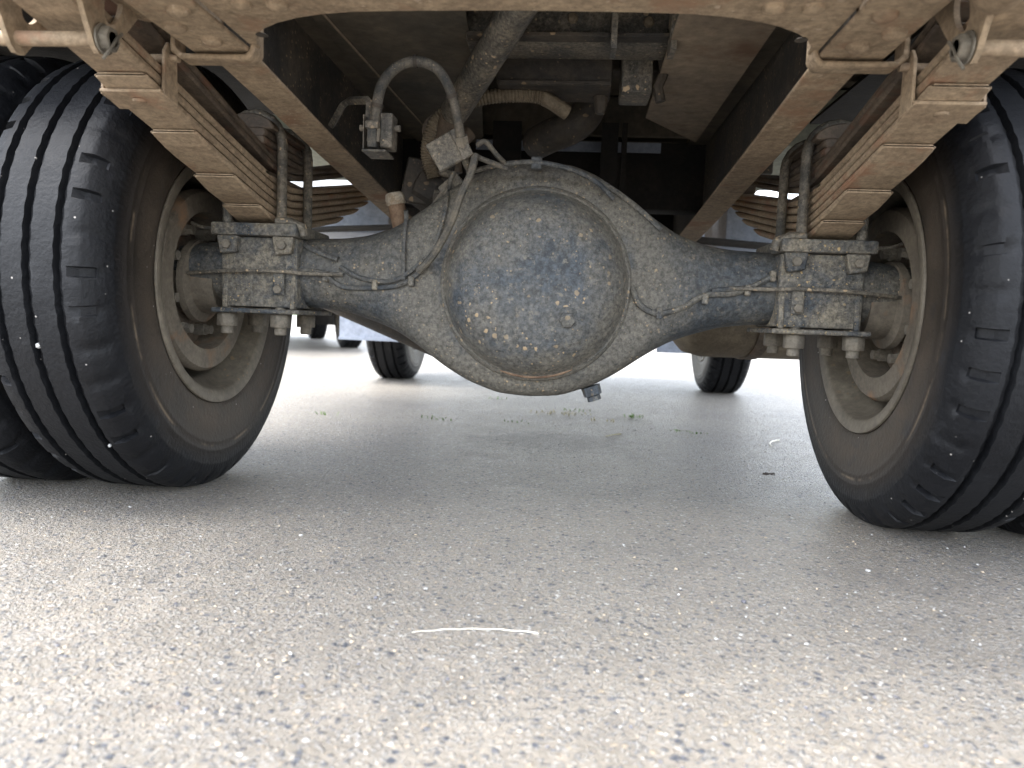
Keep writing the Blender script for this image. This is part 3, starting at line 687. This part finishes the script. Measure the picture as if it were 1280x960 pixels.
# transverse beam and tank-like box above the axle
cb = build('upper_crossmember', Mesh().box(-.12,.205,1.22,1.30,.768,.90), 'tubegrey', truck, bevel=.004)
build('crossmember_flange', Mesh().box(-.115,.20,1.195,1.219,.768,.774), 'dark', cb)
for x in (.115,.205): build('crossmember_stay', Mesh().box(x-.0045,x+.0045,1.17,1.216,.742,.90), 'tubegrey', cb)
build('crossmember_stay', Mesh().box(-.070,-.060,1.17,1.216,.748,.80), 'tubegrey', cb)
for p in ((-.05,.83),(.08,.822),(.05,.805),(-.035,.842),(.17,.80)):
    build('mud_clod', Mesh().lathe([(0,.009),(.004,.007),(.0055,.003),(.0056,0)], (p[0],1.22,p[1]), (0,-1,0), 9), 'conduit', cb)
tb = build('equalizer_box', Mesh().box(-.082,.122,1.34,1.44,.737,.797), 'dark', truck, bevel=.006)
build('box_lip', Mesh().box(-.075,.118,1.33,1.339,.737,.743), 'dark', tb)
tb2 = build('solenoid_box', Mesh().box(.137,.190,1.32,1.40,.722,.797), 'tubegrey', truck, bevel=.004)
build('valve_stem', Mesh().tube([(.205,1.33,.79),(.210,1.33,.76),(.200,1.33,.735),(.206,1.33,.71)], .009, 8), 'dark', truck)
build('drain_cock', Mesh().lathe([(0,.014),(.02,.012),(.03,.008),(.031,0)], (.105,1.40,.737), (0,0,-1), 10), 'dark', tb)
# shock absorber
sa = build('shock_absorber', Mesh().tube([(-.002,1.06,.79),(-.158,1.36,.695)], .0255, 22), 'tubegrey', truck)
build('shock_rod', Mesh().tube([(-.160,1.365,.690),(-.190,1.42,.650),(-.196,1.43,.60)], .024, 16), 'spring_edge', sa)
build('shock_eye', Mesh().tube([(-.19,1.385,.668),(-.19,1.45,.668)], .032, 18), 'spring_edge', sa)
# big loop of dusty cable to the axle
def U(px, py, Y):
    d = fwd+r2*((px-640)/924)-u2*((py-480)/924); return Vector((CX, 0, CH))+d*(Y/d.y)
loop = [Vector(p) for p in ((-.2495,1.157,.600),(-.2475,1.16,.640),(-.238,1.155,.678),(-.213,1.15,.704),(-.180,1.15,.712),(-.148,1.15,.698),(-.128,1.16,.662),(-.118,1.18,.615),(-.112,1.20,.580),(-.104,1.22,.563))]
build('sensor_cable', Mesh().tube(catmull(loop), lambda t: .0088-.0018*t, 12), 'hose', truck)
for k in (9, 30, 47, 60):
    L_ = catmull(loop); a_, b_ = L_[k], L_[k+1]; build('cable_tie', Mesh().lathe([(0,.0098),(.006,.0098)], a_, b_-a_, 14), 'dark', truck)
# sensor block hanging on a bent bracket
n_before = set(bpy.data.objects)
sb = build('sensor_block', Mesh().box(-.200,-.180,1.155,1.19,.602,.655), 'tubegrey', truck, bevel=.003)
build('sensor_cover', Mesh().box(-.225,-.2235,1.15,1.19,.596,.650), 'tubegrey', sb)
build('sensor_plug', Mesh().box(-.217,-.203,1.145,1.168,.600,.635), 'hose', sb, bevel=.002)
build('plug_collar', Mesh().box(-.2205,-.200,1.143,1.170,.628,.640), 'tubegrey', sb, bevel=.002)
build('sensor_base', Mesh().box(-.2235,-.186,1.14,1.195,.592,.596), 'tubegrey', sb, bevel=.001, seg=1)
build('block_bolt', Mesh().tube([(-.236,1.172,.635),(-.172,1.172,.635)], .005, 8), 'nut', sb)
build('sensor_bracket', Mesh().tube([(-.315,1.27,.662),(-.285,1.24,.690),(-.272,1.23,.693),(-.228,1.18,.680),(-.222,1.175,.674),(-.222,1.172,.640)], .0068, 4), 'tubegrey', truck, smooth=20)
for o in set(bpy.data.objects)-n_before:
    if o.parent is truck: o.location += Vector((-.040,0,-.018)); WL[o.name] += Vector((-.040,0,-.018))
# corrugated conduit
P = catmull([(-.200,1.40,.585),(-.212,1.39,.635),(-.188,1.38,.690),(-.12,1.375,.722),(-.05,1.375,.731),(.0,1.38,.728),(.045,1.40,.708)], 44)
build('corrugated_conduit', Mesh().tube(P, lambda t: (.0125+.0011*sin(t*2*pi*66)) if t < .84 else .0135, 12), 'conduit', truck, smooth=60)
build('conduit_elbow', Mesh().tube(catmull([(-.165,1.43,.60),(-.170,1.43,.645),(-.14,1.44,.68)]), .015, 12), 'spring_edge', truck)
# curved pipe (exhaust elbow) in the dark behind
build('curved_pipe', Mesh().tube(catmull([(.085,1.52,.79),(.085,1.52,.75),(.06,1.52,.718),(.01,1.54,.700),(-.02,1.6,.70)]), .033, 18), 'dark', truck)
# small clamp plate and connector on the cable foot
c0 = Vector((-.140,1.19,.588)); build('cable_clamp', Mesh().obox(c0, (.022,0,.013), (0,.005,0), (-.013,0,.021)), 'tubegrey', truck, bevel=.002, seg=1)
build('clamp_arm', Mesh().obox(c0+Vector((.024,-.004,.012)), (.008,0,.005), (0,.004,0), (-.012,0,.022)), 'tubegrey', truck, bevel=.001, seg=1)
build('brake_hose', Mesh().tube(catmull([(-.094,1.20,.600),(-.080,1.20,.606),(-.062,1.21,.588),(-.050,1.22,.578)]), .0042, 8), 'hose', truck)
build('brake_hose', Mesh().tube(catmull([(-.095,1.20,.583),(-.075,1.20,.576),(-.045,1.215,.568)]), .0042, 8), 'hose', truck)
build('brake_hose', Mesh().tube(catmull([(-.094,1.19,.585),(-.100,1.19,.555),(-.115,1.19,.520),(-.130,1.20,.480),(-.160,1.22,.430),(-.19,1.235,.40)]), .0062, 8), 'hose', truck)
# brake valve cluster left of the pumpkin
vb = build('brake_valve', Mesh().lathe([(0,.02),(.012,.042),(.05,.046),(.075,.036),(.085,.018),(.086,0)], (-.245,1.44,.585), (.85,.05,-.42), 14), 'dark', truck, smooth=25)
build('valve_flange', Mesh().obox((-.215,1.42,.578), (.045,0,-.006), (0,.012,0), (.008,0,.042)), 'dark', vb, bevel=.003, seg=1)
for k, (dx, dzv) in enumerate(((0,.012),(-.008,-.028))):
    build('valve_pipe', Mesh().tube(catmull([(-.190+dx,1.40,.585+dzv),(-.165+dx,1.40,.578+dzv),(-.145+dx,1.39,.560+dzv)]), .0075, 8), 'tubegrey', vb)
build('pipe_joint', Mesh().box(-.186,-.160,1.32,1.36,.505,.545), 'dark', truck, bevel=.004)
build('pipe_joint', Mesh().obox((-.148,1.30,.552), (.016,0,.014), (0,.012,0), (-.008,0,.010)), 'bracket', truck, bevel=.003)
build('bleed_screw', Mesh().tube([(-.176,1.29,.520),(-.150,1.29,.560)], .004, 8), 'nut', truck)

# ---- propeller shaft, gearbox, engine, cab floor: dark mass ahead
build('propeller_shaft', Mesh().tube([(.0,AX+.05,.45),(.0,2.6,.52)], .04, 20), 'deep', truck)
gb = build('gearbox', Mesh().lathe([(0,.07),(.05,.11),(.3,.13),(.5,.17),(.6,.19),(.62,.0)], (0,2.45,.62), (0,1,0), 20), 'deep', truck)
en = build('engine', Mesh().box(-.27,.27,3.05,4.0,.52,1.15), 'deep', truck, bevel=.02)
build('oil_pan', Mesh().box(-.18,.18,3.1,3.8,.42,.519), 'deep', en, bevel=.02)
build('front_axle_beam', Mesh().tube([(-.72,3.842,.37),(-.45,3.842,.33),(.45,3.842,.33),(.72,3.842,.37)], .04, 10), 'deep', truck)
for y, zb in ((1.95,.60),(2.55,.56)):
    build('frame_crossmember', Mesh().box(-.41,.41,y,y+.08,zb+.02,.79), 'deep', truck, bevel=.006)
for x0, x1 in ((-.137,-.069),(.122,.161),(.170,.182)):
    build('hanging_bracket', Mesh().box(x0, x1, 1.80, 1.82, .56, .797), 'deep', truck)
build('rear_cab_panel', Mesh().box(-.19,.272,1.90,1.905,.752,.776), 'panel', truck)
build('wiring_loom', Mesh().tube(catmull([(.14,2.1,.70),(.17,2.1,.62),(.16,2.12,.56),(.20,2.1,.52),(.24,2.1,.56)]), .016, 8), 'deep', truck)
build('muffler', Mesh().lathe([(0,.05),(.03,.085),(.10,.095),(.52,.095),(.59,.085),(.62,.05)], (-.68,2.02,.462), (.56,-.05,-.21), 28), 'dark', truck)
tk = build('air_tank', Mesh().lathe([(0,.03),(.015,.085),(.045,.115),(.09,.125),(.40,.125),(.445,.115),(.475,.085),(.49,.03)], (.33,2.0,.372), (1,.2,0), 32), 'conduit', truck)
build('tank_strap', Mesh().lathe([(.20,.1262),(.20,.129),(.235,.129),(.235,.1262)], (.33,2.0,.372), (1,.2,0), 32), 'spring_edge', tk)
# splash panels behind the front wheels
for s in (-1, 1):
    z0 = .205; pl = [(.462,z0),(1.01,z0),(1.01,.86),(.70,.84),(.60,.74),(.54,.62),(.462,.56)]
    sp = build('splash_panel', Mesh().prism([(s*a, b) for a, b in pl], 1, 3.40, 3.412), 'panel', truck)
    build('panel_flange', Mesh().box(s*.462, s*1.01, 3.385, 3.3995, z0, z0+.014), 'panel', sp)
    for q in ((.50,.50),(.50,.44),(.56,.56)): build('panel_bolt', hexa((s*q[0],3.40,q[1]), (0,-1,0), .009, .004), 'dark', sp)
    # pale side boxes hung outside the rails, ahead of the rear wheels
    bx = build('side_box', Mesh().box(s*.56, s*.98, 1.86, 2.45, .765, .90), 'pale', truck, bevel=.006)
    build('box_lid', Mesh().box(s*.981, s*.989, 1.88, 2.43, .78, .89), 'pale', bx)
    build('box_clasp', Mesh().box(s*.990, s*.998, 2.12, 2.18, .80, .84), 'nut', bx)
    build('storage_box', Mesh().box(s*.56, s*.94, 2.5, 2.9, .60, .735), 'panel', truck, bevel=.006)
    mg = build('mudguard', Mesh().box(s*.58, s*1.03, .93, 1.74, .786, .792), 'deep', truck)
    build('mudguard_lip', Mesh().box(s*1.022, s*1.028, .93, 1.74, .74, .7855), 'deep', mg)
    # front springs
    for i in range(5):
        L = .55-.09*i; ys = [3.84-L+2*L*k/12 for k in range(13)]
        rings = [[(s*.42+x, y, .44-.012*i+.25*(y-3.84)**2+z) for x, z in ((-.035,0),(.035,0),(.035,.010),(-.035,.010))] for y in ys]
        build('front_leaf', Mesh().loft(rings), 'redspring', truck)
# pipes seen through the side gaps
build('side_pipe', Mesh().tube([(-.95,2.5,.60),(-.44,2.4,.615)], .010, 8), 'deep', truck)
build('side_pipe', Mesh().tube([(.43,2.4,.60),(.95,2.5,.58)], .012, 8), 'deep', truck)

# ---- cargo body and cab (above the frame, mostly outside the view)
cg = build('cargo_bed', Mesh().box(-1.03,1.03,.90,2.64,.931,.96), 'white', truck)
for s in (-1, 1): build('side_gate', Mesh().box(s*1.0,s*1.03,.932,2.608,.961,1.33), 'white', cg, bevel=.004)
build('tail_gate', Mesh().box(-1.0,1.0,.90,.93,.961,1.33), 'white', cg, bevel=.004)
build('head_board', Mesh().box(-1.0,1.0,2.61,2.64,.961,1.75), 'white', cg, bevel=.004)
def cab():
    pr = [(2.72,.95),(3.36,.95),(3.42,.98),(3.60,1.0),(4.05,1.0),(4.24,.90),(4.30,.40),(4.55,.38),(4.58,1.0),(4.42,1.75),(4.25,2.05),(2.85,2.08),(2.72,1.9)]
    o = build('cab', Mesh().prism(pr, 0, -.88, .88), 'white', truck, bevel=.03, seg=3)
    for s in (-1, 1):
        build('side_window', Mesh().prism([(3.45,1.25),(4.40,1.25),(4.25,1.85),(3.45,1.88)], 0, s*.881, s*.888), 'glass', o)
        d = build('cab_door', Mesh().box(s*.881, s*.889, 3.42, 4.28, .95, 1.22), 'white', o, bevel=.003)
    build('windscreen', Mesh().obox((0,4.485,1.44), (.78,0,0), (0,.003,.0), (0,-.062,.29)), 'glass', o)
    build('front_bumper', Mesh().box(-.88,.88,4.585,4.66,.36,.58), 'dark', o, bevel=.02)
    build('cab_floor', Mesh().box(-.40,.40,2.72,3.3,.55,.615), 'deep', o)
cab()

# ------------------------------------------------------------------ another truck parked ahead on the left
def back_truck():
    X0, Y0 = -3.38, 7.77
    t = empty('parked_truck', (X0, Y0, 0)); tagt(t, 'dark underside and wheels of another truck parked beyond on the far left', 'truck')
    rot = radians(26.8)
    def P(x, y, z=0): return (X0+x*cos(rot)-y*sin(rot), Y0+x*sin(rot)+y*cos(rot), z)
    def bx(n, x0, x1, y0, y1, z0, z1, mat, par=None, bev=.01):
        mm = Mesh().box(x0,x1,y0,y1,z0,z1); mm.v = [P(*v) for v in mm.v]; return build(n, mm, mat, par or t, bevel=bev)
    bx('chassis', -.45, .45, -2.2, 2.2, .52, .74, 'deep')
    b = bx('body', -1.05, 1.05, -2.3, .5, .78, 2.6, 'white'); c = bx('cab', -.95, .95, .6, 2.1, .80, 2.3, 'white')
    bx('windscreen', -.85, .85, 2.105, 2.12, 1.3, 2.1, 'glass', c)
    bx('bumper', -.95, .95, 2.105, 2.2, .35, .6, 'dark', c)
    bx('side_guard', -1.0, -.96, -1.0, 1.8, .30, .70, 'deep'); bx('fuel_tank', .55, .95, -.55, .45, .20, .72, 'deep'); bx('sump', -.3, .3, .2, 1.0, .22, .55, 'deep')
    for (x, y) in ((-.85,-1.2),(.85,-1.2),(-.85,1.15),(.85,1.15)):
        cw = P(x, y, .3745); r = fw.copy(); COL.objects.link(r); r.parent = t; r.location = Vector(cw)-Vector((X0,Y0,0)); r.rotation_euler = (0,0,rot+(pi if x < 0 else 0)); r['label'] = 'dark wheel'
        for ch in fw.children:
            if ch.name.split('.')[0] in ('tyre','rim','wheel_disc','hub'):
                k = ch.copy(); COL.objects.link(k); k.parent = r
    build('rear_axle_tube', Mesh().tube([P(-.7,-1.2,.38), P(.7,-1.2,.38)], .07, 12), 'deep', t)
    build('front_axle_tube', Mesh().tube([P(-.7,1.15,.36), P(.7,1.15,.36)], .05, 12), 'deep', t)
back_truck()
vg = Mesh(); n = 60
for i in range(n+1):
    for j, (y, z) in enumerate(((70,0),(72,.12),(76,.3),(95,.5))): vg.v.append((-90+180*i/n, y+random.uniform(-.4,.4), z+random.uniform(0,.08)*(j > 0)))
for i in range(n):
    for j in range(3): vg.f.append((i*4+j,(i+1)*4+j,(i+1)*4+j+1,i*4+j+1))
build('grass_verge', vg, 'hedge', kind='structure')

# ------------------------------------------------------------------ litter on the asphalt
def gp(px, py):
    d = fwd+r2*((px-640)/924)-u2*((py-480)/924); t = CH/-d.z; return Vector((CX,0,CH))+d*t
def tuft(px, py, n, h, mat, label, sp=.02):
    c = gp(px, py); mm = Mesh()
    for i in range(n):
        a = random.uniform(0, 2*pi); b = c+Vector((random.gauss(0,sp*1.3), random.gauss(0,sp*.6), 0)); L = h*random.uniform(.5,1.2); lean = random.uniform(.5,1.6)
        d = Vector((cos(a),sin(a),0)); side = Vector((-sin(a),cos(a),0))*random.uniform(.0008,.0018)
        m1 = b+d*L*lean*.4+Vector((0,0,L*.55)); tip = b+d*L*lean+Vector((0,0,L*.6))
        mm.add([b-side, b+side, m1+side, m1-side, tip], [(0,1,2,3),(3,2,4)])
    o = build('grass_tuft', mm, mat, cen=c); tagt(o, label, 'grass', 'grass growing through the asphalt under the axle'); return o
tuft(792,522,26,.022,'grass','bright green weed tuft right of the drain plug, rightmost of the denser grass',.016)
tuft(760,527,18,.014,'drygrass','low olive grass strip just left of the bright green weed tuft',.025)
tuft(700,518,34,.020,'drygrass','widest dry grass patch directly under the round axle cover',.035)
tuft(716,514,14,.018,'grass','thin green blades rising behind the widest dry grass patch',.022)
tuft(644,528,9,.014,'grass','small green tuft under the left edge of the axle cover',.016)
tuft(622,499,8,.016,'grass','farthest little grass tuft, just under the lowest point of the axle',.02)
tuft(530,522,10,.016,'grass','dark green tuft in the shade between the left front wheel and the cover',.02)
tuft(548,525,7,.014,'grass','small tuft close beside the dark green one on its right',.014)
tuft(406,519,9,.018,'grass','leftmost faint green tuft beside the left rear wheel',.02)
tuft(848,539,14,.010,'grass','tiny pale green sprig near the right rear wheel, left of its neighbour',.012)
tuft(872,542,12,.010,'grass','tiny pale green sprig near the right rear wheel, right of its neighbour',.012)
def stalk(p, q, bow, r, mat, name, label, cat):
    a, b = gp(*p), gp(*q); m = (a+b)/2; sd_ = (b-a).normalized(); nrm = Vector((-sd_.y, sd_.x, 0))
    L = (b-a).length
    pts = [a+(b-a)*t+nrm*bow*L*4*t*(1-t)+Vector((0,0,r+.012*L*4*t*(1-t)+.0005*sin(t*30))) for t in [k/16 for k in range(17)]]
    o = build(name, Mesh().tube(pts, lambda t: r*(.6+.6*t), 6), mat); tagt(o, label, cat); return o
stalk((515,791),(673,792), .045, .00055, 'straw', 'straw_stalk', 'long pale bowed straw stalk lying on the asphalt at the front centre', 'straw')
stalk((757,546),(776,543), .02, .0014, 'drygrass', 'twig', 'short pale twig lying just below the grass tufts', 'twig')
stalk((965,559),(974,551), .10, .0018, 'straw', 'straw_scrap', 'short curved white scrap near the right rear wheel', 'straw')
def leafobj():
    c = gp(961,597); mm = Mesh(); R = [(cos(a)*.012*(1+.3*sin(3*a)), sin(a)*.008) for a in [2*pi*k/12 for k in range(12)]]
    for z in (.004, .005): mm.v += [(c.x+x, c.y+y, z+.006*abs(sin(i*1.3))) for i, (x, y) in enumerate(R)]
    mm.f += [tuple(range(12)), tuple(range(23, 11, -1))]+[(i,(i+1)%12,12+(i+1)%12,12+i) for i in range(12)]
    o = build('dead_leaf', mm, 'leaf', smooth=10); tagt(o, 'crumpled dark dead leaf on the asphalt inside the right rear wheel', 'leaf')
leafobj()
def pebble(name, c, r, mat, seed):
    rnd = random.Random(seed); b = bmesh.new(); bmesh.ops.create_icosphere(b, subdivisions=1, radius=r)
    for v in b.verts: v.co *= rnd.uniform(.7,1.2); v.co.z *= .6
    me = bpy.data.meshes.new(name); b.to_mesh(me); b.free(); me.materials.append(M[mat]); o = bpy.data.objects.new(name, me)
    COL.objects.link(o); o.location = (c.x, c.y, r*.35); o.rotation_euler = (0,0,rnd.uniform(0,6)); return o
PB = [(376,670,.0034,'stone','white chip of stone on the asphalt inside the left rear wheel'),
      (845,712,.0030,'stone3','cream stone chip on the asphalt right of centre'),
      (930,753,.0040,'stone2','dark flat stone on the right, above the pale cluster of grit'),
      (780,682,.0028,'stone','small white chip in the middle of the foreground asphalt'),
      (532,737,.0030,'stone','grey-white chip above the left end of the straw stalk'),
      (1085,714,.0034,'stone','white elongated chip at the right of the foreground'),
      (470,748,.0030,'stone2','dark bluish chip left of the straw stalk'),
      (440,803,.0028,'stone3','reddish tan chip at the lower left, below the straw stalk')]
for i, (x, y, r, mt, lb) in enumerate(PB): o = pebble('stone_chip', gp(x, y), r, mt, i); tagt(o, lb, 'stone')
# loose grit: uncountable
def grit():
    vs, fs, mi = [], [], []
    rnd = random.Random(3)
    oct_ = [(1,0,0),(-1,0,0),(0,1,0),(0,-1,0),(0,0,1),(0,0,-1)]; of = [(0,2,4),(2,1,4),(1,3,4),(3,0,4),(2,0,5),(1,2,5),(3,1,5),(0,3,5)]
    for i in range(8500):
        y = .42+3.4*rnd.random()**1.3; x = rnd.uniform(-1,1)*(.25+.75*y)+.03
        r = rnd.choice((.0006,.0009,.0009,.0013,.0018))*rnd.uniform(.7,1.3); n = len(vs); a = rnd.uniform(0,pi)
        for p in oct_:
            q = [c*rnd.uniform(.6,1.2)*r for c in p]; vs.append((x+q[0]*cos(a)*1.4-q[1]*sin(a), y+q[0]*sin(a)*1.4+q[1]*cos(a), r*.35+q[2]*.7))
        fs += [tuple(n+k for k in f) for f in of]; mi += [rnd.choice((0,0,1,1,2))]*8
    me = bpy.data.meshes.new('loose_grit'); me.from_pydata(vs, [], fs)
    for k in ('stone3','stone2','stone'): me.materials.append(M[k])
    me.polygons.foreach_set('material_index', mi)
    o = bpy.data.objects.new('loose_grit', me); COL.objects.link(o); o['kind'] = 'stuff'; o['label'] = 'fine loose grit scattered over the asphalt'; o['category'] = 'gravel'
grit()
